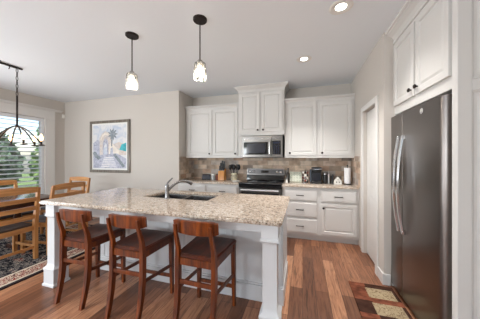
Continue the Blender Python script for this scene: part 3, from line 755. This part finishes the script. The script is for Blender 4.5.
# ------------------------------------------------------------------ picture
t = thing('framed_picture', 'framed watercolour of an archway and steps hanging on the dining wall', 'picture', (-4.755, YP, 1.04)); W, Hh = 1.155, 1.178
def fr(b):
    p = .062
    for lo, hi in (((0, -.035, 0), (W, 0, p)), ((0, -.035, Hh - p), (W, 0, Hh)), ((0, -.035, p), (p, 0, Hh - p)), ((W - p, -.035, p), (W, 0, Hh - p))): box(b, lo, hi, .008, seg=2)
one('frame', fr, M['frame'], t)
one('mat_board', lambda b: box(b, (.055, -.018, .055), (W - .055, -.002, Hh - .055)), M['matboard'], t)
PC = dict(sky=patterned('paint_sky', [(.3, (186, 198, 216)), (.6, (226, 226, 228))], 5, .6), stone=patterned('paint_stone', [(.3, (188, 182, 186)), (.5, (222, 214, 208)), (.7, (204, 186, 172))], 9, .6),
          shade=patterned('paint_shade', [(.3, (150, 154, 174)), (.6, (196, 198, 212))], 12, .6), palm=patterned('paint_palm', [(.3, (104, 116, 128)), (.6, (150, 158, 164))], 14, .6),
          sea=mat('paint_sea', (66, 178, 190), .6, var=.12, vscale=12), step=patterned('paint_step', [(.3, (206, 208, 220)), (.6, (232, 230, 232))], 9, .6), cream=mat('paint_cream', (230, 222, 212), .6, var=.06))
def art(b):
    y = -.0185; lay = [0]
    def poly(pts, mi):
        lay[0] += 1; yy_ = y - lay[0] * .00006
        b.faces.new([b.verts.new((.1 + px * .955, yy_, .1 + pz * .978)) for px, pz in pts][::1]).material_index = mi
    def ell(cx, cz, rx, rz, mi, a0=0, a1=2 * PI, n=18): poly([(cx + rx * math.cos(a0 + (a1 - a0) * k / n), cz + rz * math.sin(a0 + (a1 - a0) * k / n)) for k in range(n + (0 if a1 - a0 > 6 else 1))], mi)
    poly([(0, 0), (1, 0), (1, 1), (0, 1)], 0)
    poly([(.0, .58), (.12, .66), (.25, .62), (.25, .2), (.0, .2)], 2)
    poly([(.62, .55), (.8, .6), (1, .52), (1, .3), (.62, .3)], 1)
    poly([(.2, .2), (.2, .68), (.27, .80), (.37, .86), (.48, .82), (.56, .70), (.56, .2)], 1)
    poly([(.22, .66), (.28, .77), (.37, .82), (.46, .79), (.44, .75), (.37, .77), (.30, .73), (.25, .64)], 6)
    poly([(.30, .30), (.30, .58), (.34, .66), (.39, .68), (.44, .65), (.47, .58), (.47, .30)], 2)
    poly([(.34, .32), (.34, .52), (.39, .58), (.43, .52), (.43, .32)], 0)
    poly([(.48, .22), (.50, .56), (.58, .60), (.66, .50), (.80, .40), (.80, .22)], 6)
    poly([(.52, .25), (.54, .46), (.60, .48), (.62, .25)], 2)
    poly([(.55, .5), (.57, .76), (.60, .76), (.59, .5)], 3)
    for a in range(9):
        an = a * 2 * PI / 9; c, s = math.cos(an), math.sin(an)
        poly([(.6, .78), (.6 + .08 * c - .03 * s, .78 + .08 * s + .03 * c), (.6 + .16 * c, .78 + .15 * s), (.6 + .08 * c + .02 * s, .78 + .08 * s - .02 * c)], 3)
    poly([(.0, 0), (1, 0), (1, .22), (.72, .34), (.20, .30), (.0, .24)], 2)
    for k in range(6):
        z = .02 + k * .042; i = k * .018
        poly([(.24 + i, z), (.72 - i, z), (.71 - i, z + .028), (.25 + i, z + .028)], 5)
    poly([(.62, .30), (.68, .34), (.97, .05), (.90, .02)], 3)
    poly([(.80, .42), (1, .38), (1, .58), (.86, .54)], 4)
    for cx, cz in ((.1, .28), (.16, .24), (.05, .34)): ell(cx, cz, .06, .045, 3)
one('artwork', art, [PC[k] for k in ('sky', 'stone', 'shade', 'palm', 'sea', 'step', 'cream')], t)

# ------------------------------------------------------------------ ceiling lights, pendants, chandelier
def can_light(x, y, label, power):
    t = thing('recessed_light', label, 'ceiling light', (x, y, H), 0, 'recessed ceiling lights')
    one('trim_ring', lambda b: lathe(b, [(.046, -.001), (.05, -.003), (.085, -.007), (.1, -.004), (.1, 0)], seg=32), M['plastic'], t)
    one('lens', lambda b: lathe(b, [(0, -.003), (.047, -.003), (.047, 0)], seg=28), M['lens'], t)
    l = bpy.data.lights.new('recessed_lamp', 'SPOT'); l.energy = power; l.spot_size = 1.95; l.spot_blend = .9; l.shadow_soft_size = .07; l.color = (1, .965, .925)
    lo = bpy.data.objects.new('recessed_lamp', l); C.objects.link(lo); lo.parent = t; lo.location = (0, 0, -.03)
for cx_, cy_, cl_ in ((-.25, .6, 'added unseen recessed ceiling light over the walkway behind the viewer'), (-1.4, .55, 'added unseen recessed ceiling light behind the bar stools'), (-3.0, .3, 'added unseen recessed ceiling light at the edge of the dining area')): can_light(cx_, cy_, cl_, 85 if cx_ < -2 else 20)  # out-of-view fixtures, added to light the floor and counters from above
can_light(.33, 2.07, 'round recessed ceiling light nearest the refrigerator cabinet', 62)
can_light(.017, 3.016, 'round recessed ceiling light nearest the back cabinets', 118)
def pendant(x, y, label):
    t = thing('pendant_light', label, 'pendant light', (x, y, H), 0, 'glass pendant lights over the island')
    one('canopy', lambda b: lathe(b, [(0, -.022), (.062, -.022), (.068, -.016), (.068, 0)], seg=28), M['bronze'], t)
    one('rod', lambda b: lathe(b, [(.006, -.03), (.006, -.41)], seg=8), M['bronze'], t)
    one('socket', lambda b: lathe(b, [(0, -.405), (.02, -.405), (.03, -.42), (.032, -.455), (.018, -.46), (0, -.46)], seg=16), M['nickel'], t)
    one('glass_shade', lambda b: lathe(b, [(.034, -.425), (.05, -.432), (.058, -.45), (.061, -.50), (.063, -.57), (.060, -.592), (.055, -.592), (.058, -.57), (.056, -.50), (.053, -.453), (.047, -.437), (.034, -.43)], seg=24), M['glass'], t)
    one('bulb', lambda b: lathe(b, [(0, -.458), (.012, -.46), (.014, -.475), (.021, -.50), (.019, -.52), (.010, -.532), (0, -.535)], seg=16), M['bulb'], t)
    l = bpy.data.lights.new('pendant_lamp', 'POINT'); l.energy = 7; l.shadow_soft_size = .05; l.color = (1, .9, .76)
    lo = bpy.data.objects.new('pendant_lamp', l); C.objects.link(lo); lo.parent = t; lo.location = (0, 0, -.57)
pendant(-1.809, 1.874, 'left pendant light with clear glass shade, nearer the framed picture')
pendant(-.963, 1.851, 'right pendant light with clear glass shade, nearer the microwave')
t = thing('chandelier', 'dark bronze orb chandelier hanging on a chain above the dining table', 'chandelier', (-4.085, 2.03, H))
one('ceiling_bar', lambda b: (box(b, (-.02, -.62, -.028), (.02, .06, -.008), .003), box(b, (-.05, -.34, -.008), (.05, -.2, 0))), M['bronze'], t)
def ch(b):
    for k in range(7):
        z = -.03 - k * .058; a = k % 2; pts = [(.011 * math.cos(q) if a else 0, 0 if a else .011 * math.cos(q), z - .028 + .034 * math.sin(q)) for q in [j * 2 * PI / 10 for j in range(10)]]
        tube(b, pts, .0045, 5, closed=True)
one('chain', ch, M['bronze'], t)
one('hook', lambda b: tube(b, [(0, -.085, -.028), (0, -.085, -.05), (.008, -.088, -.06), (0, -.095, -.068)], .006, 6), M['bronze'], t)
one('stem', lambda b: lathe(b, [(0, -.43), (.012, -.435), (.012, -.87), (.02, -.88), (.02, -.905), (0, -.91)], seg=10), M['bronze'], t)
R_ = .27
for k in range(6):
    a = k * PI / 3 + PI / 2 + .3; ca, sa = math.cos(a), math.sin(a)
    pts = [(R_ * u * ca, R_ * u * sa, -.885 - .262 * u ** 1.4 + .02 * math.sin(PI * u)) for u in [j / 10 for j in range(11)]]
    ar = one('arm', lambda b: (tube(b, pts, .0095, 7), lathe(b, [(0, -1.150), (.02, -1.150), (.046, -1.160), (.046, -1.168), (.018, -1.176), (0, -1.18)], (R_ * ca, R_ * sa, 0), 14)), M['bronze'], t)
    one('candle_sleeve', lambda b: lathe(b, [(0, -1.10), (.013, -1.10), (.013, -1.151), (0, -1.151)], (R_ * ca, R_ * sa, 0), 10), M['bronze'], ar)
    one('bulb', lambda b: lathe(b, [(0, -1.101), (.01, -1.098), (.027, -1.065), (.021, -1.03), (.008, -.995), (0, -.99)], (R_ * ca, R_ * sa, 0), 12), M['warmbulb'], ar)
l = bpy.data.lights.new('chandelier_lamp', 'POINT'); l.energy = 6; l.shadow_soft_size = .12; l.color = (1, .84, .64)
lo = bpy.data.objects.new('chandelier_lamp', l); C.objects.link(lo); lo.parent = t; lo.location = (0, 0, -1.0)

# ------------------------------------------------------------------ things on the back counters
ZC = .914
t = thing('smart_display', 'small dark screen leaning on the left counter, below the left wall cabinet', 'screen', (-1.965, 4.07, ZC))
def f(b): hexa(b, [(-.095, -.03, 0), (.095, -.03, 0), (.095, -.016, 0), (-.095, -.016, 0)], [(-.095, 0, .108), (.095, 0, .108), (.095, .012, .108), (-.095, .012, .108)], bev=.003)
one('screen_body', f, M['black'], t)
one('screen', lambda b: hexa(b, [(-.085, -.0295, .01), (.085, -.0295, .01), (.085, -.026, .01), (-.085, -.026, .01)], [(-.085, -.0045, .098), (.085, -.0045, .098), (.085, -.001, .098), (-.085, -.001, .098)]), M['screen'], t)
one('stand', lambda b: hexa(b, [(-.05, -.018, 0), (.05, -.018, 0), (.05, .06, 0), (-.05, .06, 0)], [(-.03, .005, .08), (.03, .005, .08), (.03, .016, .08), (-.03, .016, .08)]), M['black'], t)
t = thing('glass_canister', 'grey glass canister with pale lid between the dark screen and knife block', 'jar', (-1.80, 4.06, ZC))
one('jar', lambda b: lathe(b, [(0, 0), (.045, 0), (.048, .01), (.048, .085), (.04, .095), (0, .095)], seg=18), mat('grey_glass', (170, 172, 172), .15), t)
one('lid', lambda b: lathe(b, [(0, .095), (.044, .095), (.044, .115), (.012, .12), (.012, .128), (0, .13)], seg=18), M['ceramic'], t)
t = thing('spice_jar', 'slim dark red spice jar standing against the knife block', 'jar', (-1.705, 4.03, ZC))
one('jar', lambda b: lathe(b, [(0, 0), (.022, 0), (.024, .006), (.024, .095), (.018, .105), (0, .105)], seg=14), M['red'], t)
one('lid', lambda b: lathe(b, [(0, .105), (.02, .105), (.02, .13), (0, .13)], seg=14), M['black'], t)
t = thing('knife_block', 'light wood knife block on the left counter', 'knife block', (-1.605, 4.05, ZC))
one('block', lambda b: hexa(b, [(-.065, -.06, 0), (.065, -.06, 0), (.065, .09, 0), (-.065, .09, 0)], [(-.065, -.045, .185), (.065, -.045, .185), (.065, .085, .235), (-.065, .085, .235)], bev=.004), M['block'], t)
kn = 0
for r, (y, z, n) in enumerate(((-.02, .192, 3), (.03, .212, 3), (.07, .228, 2))):
    for i in range(n):
        x = -.04 + i * .04 + (0 if n == 3 else .02); L = (.10, .14, .17)[r] - .012 * i
        k = thing('kitchen_knife', '', 'knife', (-1.605 + x, 4.05 + y, ZC + z), 0, 'black handled knives in the knife block')
        k['label'] = 'black-handled kitchen knife standing in the light wood knife block'
        one('handle', lambda b: bar(b, (0, 0, .008), (0, .02, L), .03, .018, up=(0, 1, 0), bev=.003), M['black'], k)
        one('bolster', lambda b: box(b, (-.011, -.007, -.004), (.011, .009, .01), .002), M['steel'], k)
t = thing('utensil_crock', 'cream patterned ceramic crock holding black cooking utensils beside the range', 'crock', (-1.335, 4.05, ZC))
one('crock_body', lambda b: lathe(b, [(0, 0), (.055, 0), (.062, .015), (.066, .08), (.062, .14), (.065, .15), (.058, .15), (.056, .14), (.058, .08), (.052, .02), (0, .015)], seg=24), M['cream'], t)
def pat(b):
    for k in range(5):
        a = -PI / 2 + (k - 2) * .45; x, y = .0655 * math.cos(a), .0655 * math.sin(a)
        tube(b, [(x, y, .03), (x * 1.01, y * 1.01, .07), (x, y, .115)], .003, 5); tube(b, [(x, y, .08), (.0655 * math.cos(a + .16), .0655 * math.sin(a + .16), .105)], .003, 5)
one('painted_pattern', pat, M['bronze'], t)
ut = [(-.032, -.02, -.062, 'ladle'), (-.012, .03, -.03, 'spatula'), (.004, -.03, .008, 'spoon'), (.02, .03, .05, 'spatula'), (.036, -.012, .085, 'spoon')]
UL = ['black ladle leaning leftmost in the utensil crock', 'black slotted spatula second from left in the utensil crock', 'black spoon in the middle of the utensil crock', 'black spatula second from right in the utensil crock', 'black spoon leaning rightmost in the utensil crock']
for (x, y, lean, kind), lb in zip(ut, UL):
    u = thing('serving_' + kind if kind != 'ladle' else 'soup_ladle', lb, kind, (-1.335 + x, 4.05 + y, ZC + .03), 0, 'black utensils in the crock')
    one('handle', lambda b: tube(b, [(0, 0, 0), (lean * .6, 0, .19)], .006, 8), M['black'], u)
    if kind == 'spatula': one('head', lambda b: hexa(b, [(lean * .6 - .022, -.004, .185), (lean * .6 + .022, -.004, .185), (lean * .6 + .022, .004, .185), (lean * .6 - .022, .004, .185)], [(lean - .036, -.003, .295), (lean + .036, -.003, .295), (lean + .036, .003, .295), (lean - .036, .003, .295)], bev=.002), M['black'], u)
    else: one('head', lambda b: lathe(b, [(0, .18), (.02, .19), (.036, .22), (.036, .26), (.022, .285), (0, .29)], (lean * .75, 0, 0), 14), M['black'], u)
o = one('spoon_rest', lambda b: lathe(b, [(0, .004), (.05, .006), (.075, .022), (.078, .02), (.055, 0), (0, 0)], seg=24), M['ceramic']); o.location = (-1.22, 3.80, ZC); tag(o, 'white ceramic spoon rest on the counter at the left of the range', 'spoon rest')
# right counter
t = thing('oil_bottle', 'dark glass oil bottle against the backsplash right of the range', 'bottle', (-.268, 4.10, ZC))
one('bottle_body', lambda b: lathe(b, [(0, 0), (.03, 0), (.032, .008), (.032, .15), (.012, .195), (.012, .235), (0, .235)], seg=16), mat('dark_bottle', (44, 36, 30), .12), t)
one('cap', lambda b: lathe(b, [(0, .235), (.013, .235), (.013, .262), (0, .262)], seg=12), M['black'], t)
t = thing('salt_shaker', 'small pale salt shaker with steel cap in front of the dark oil bottle', 'shaker', (-.285, 3.97, ZC))
one('shaker_body', lambda b: lathe(b, [(0, 0), (.022, 0), (.02, .06), (0, .06)], seg=14), M['ceramic'], t)
one('cap', lambda b: lathe(b, [(.021, .06), (.022, .07), (.014, .085), (0, .087)], seg=14), M['steel'], t)
t = thing('cutting_board', 'pale mint speckled board leaning on the backsplash left of the coffee maker', 'cutting board', (-.13, 4.16, ZC))
one('board', lambda b: hexa(b, [(-.11, -.005, 0), (.11, -.005, 0), (.11, .012, 0), (-.11, .012, 0)], [(-.11, .05, .19), (.11, .05, .19), (.11, .067, .19), (-.11, .067, .19)], bev=.004), M['mint'], t)
def sp_(b):
    for i in range(4):
        for j in range(4):
            zz = .03 + j * .044; yy_ = -.005 + .055 * zz / .19
            lathe(b, [(0, -.0015), (.006, -.0015), (.006, .002)], (-.08 + i * .053, yy_, zz), 8, axis='y')
one('dot_pattern', sp_, M['leafdark'], t)
t = thing('pod_carousel', 'wire coffee pod carousel full of pods, left of the coffee maker', 'pod holder', (.045, 4.06, ZC))
one('base', lambda b: lathe(b, [(0, 0), (.058, 0), (.058, .008), (.05, .012), (0, .012)], seg=20), M['nickel'], t)
one('post', lambda b: lathe(b, [(.005, .012), (.005, .225), (.012, .23), (0, .24)], seg=8), M['nickel'], t)
def wires(b):
    for z in (.02, .215): tube(b, [(.05 * math.cos(k * PI / 8), .05 * math.sin(k * PI / 8), z) for k in range(16)], .0025, 5, closed=True)
    for k in range(8): a = k * PI / 4; tube(b, [(.05 * math.cos(a), .05 * math.sin(a), .012), (.05 * math.cos(a), .05 * math.sin(a), .215)], .0025, 5)
one('wire_frame', wires, M['nickel'], t)
pc = [M['ceramic'], M['bronze'], M['red'], M['nickel']]
for j in range(4):
    for k in range(5):
        a = -PI / 2 + (k - 2) * PI / 4 + PI / 8 * 0
        p = thing('coffee_pod', 'coffee pod held in the wire coffee pod carousel', 'coffee pod', (.045 + .05 * math.cos(a), 4.06 + .05 * math.sin(a), ZC + .045 + j * .048), a + PI / 2, 'coffee pods in the carousel')
        one('cup', lambda b: lathe(b, [(0, .03), (.014, .03), (.019, -.004), (0, -.004)], seg=12, axis='y'), M['ceramic'], p)
        one('foil_lid', lambda b: lathe(b, [(0, -.0055), (.021, -.0055), (.021, -.004), (0, -.004)], seg=12, axis='y'), pc[(j + k) % 4], p)
t = thing('coffee_maker', 'black single-serve coffee maker on the right counter', 'coffee maker', (.240, 4.06, ZC))
one('housing', lambda b: (box(b, (-.088, -.02, 0), (.088, .15, .21), .012, seg=2), box(b, (-.088, -.13, 0), (.088, .15, .03), .008, seg=2)), M['black'], t)
hd = one('brew_head', lambda b: loft(b, [[(.092 * math.copysign(abs(math.cos(q)) ** .5, math.cos(q)) * s, .0 + .135 * math.copysign(abs(math.sin(q)) ** .5, math.sin(q)) * s, z) for q in [j * 2 * PI / 24 for j in range(24)]] for z, s in ((.2, .96), (.215, 1), (.265, 1), (.285, .94), (.29, .8))]), M['black'], t)
one('chrome_handle', lambda b: tube(b, [(-.09, -.11, .275), (-.085, -.138, .262), (0, -.148, .258), (.085, -.138, .262), (.09, -.11, .275)], .006, 8), M['chrome'], hd)
one('drip_tray', lambda b: box(b, (-.07, -.115, .03), (.07, -.025, .038), .003), M['nickel'], t)
one('water_tank', lambda b: box(b, (-.118, -.04, .01), (-.09, .13, .25), .006), mat('tank_tint', (70, 76, 84), .08), t)
one('front_panel', lambda b: box(b, (-.07, -.024, .05), (.07, -.018, .19), .002), M['screen'], t)
t = thing('black_canister', 'black lidded canister just right of the coffee maker', 'canister', (.388, 4.08, ZC))
one('canister_body', lambda b: lathe(b, [(0, 0), (.034, 0), (.034, .155), (0, .155)], seg=18), M['black'], t)
one('lid', lambda b: lathe(b, [(0, .155), (.036, .155), (.036, .175), (.01, .18), (.01, .19), (0, .192)], seg=18), M['nickel'], t)
t = thing('milk_frother', 'tall brushed silver frother between two black kitchen gadgets', 'frother', (.452, 4.07, ZC))
one('frother_body', lambda b: lathe(b, [(0, 0), (.032, 0), (.03, .02), (.026, .16), (0, .16)], seg=18), M['steel'], t)
one('lid', lambda b: lathe(b, [(0, .16), (.027, .16), (.024, .185), (0, .195)], seg=18), M['steel'], t)
t = thing('pepper_grinder', 'slim black pepper grinder between silver frother and white house ornament', 'grinder', (.508, 4.06, ZC))
one('grinder_body', lambda b: lathe(b, [(0, 0), (.026, 0), (.024, .03), (.016, .07), (.018, .10), (0, .10)], seg=16), M['black'], t)
one('grinder_top', lambda b: lathe(b, [(0, .10), (.02, .10), (.022, .13), (.012, .15), (.006, .165), (0, .165)], seg=16), M['black'], t)
t = thing('house_ornament', 'white house-shaped napkin holder on the right counter', 'ornament', (.588, 4.02, ZC))
def hs(b, y0, y1, s=1): loft(b, [[(-.06 * s, y, 0), (.06 * s, y, 0), (.06 * s, y, .055 * s), (0, y, .13 * s), (-.06 * s, y, .055 * s)] for y in (y0, y1)])
one('front_plate', lambda b: hs(b, -.03, -.018), M['ceramic'], t); one('back_plate', lambda b: hs(b, .018, .03), M['ceramic'], t)
one('base', lambda b: box(b, (-.06, -.018, 0), (.06, .018, .012)), M['ceramic'], t)
for x in (-.022, .022): one('window_cutout', lambda b: box(b, (x - .007, -.0315, .022), (x + .007, -.029, .046), .001), M['nickel'], t)
one('round_cutout', lambda b: lathe(b, [(0, -.0315), (.008, -.0315), (.008, -.029)], (0, 0, .078), 14, axis='y'), M['nickel'], t)
t = thing('paper_towel_holder', 'black paper towel stand at the right end of the counter', 'paper towel holder', (.745, 4.04, ZC))
one('base', lambda b: lathe(b, [(0, 0), (.068, 0), (.068, .01), (.06, .014), (0, .014)], seg=24), M['black'], t)
one('post', lambda b: lathe(b, [(.006, .014), (.006, .315), (.012, .32), (.012, .335), (0, .34)], seg=10), M['black'], t)
o = one('paper_towel_roll', lambda b: lathe(b, [(.02, 0), (.051, 0), (.051, .27), (.02, .27), (.02, 0)], seg=28), M['paper']); o.location = (.745, 4.04, ZC + .014); tag(o, 'white paper towel roll on the black stand', 'paper towels')
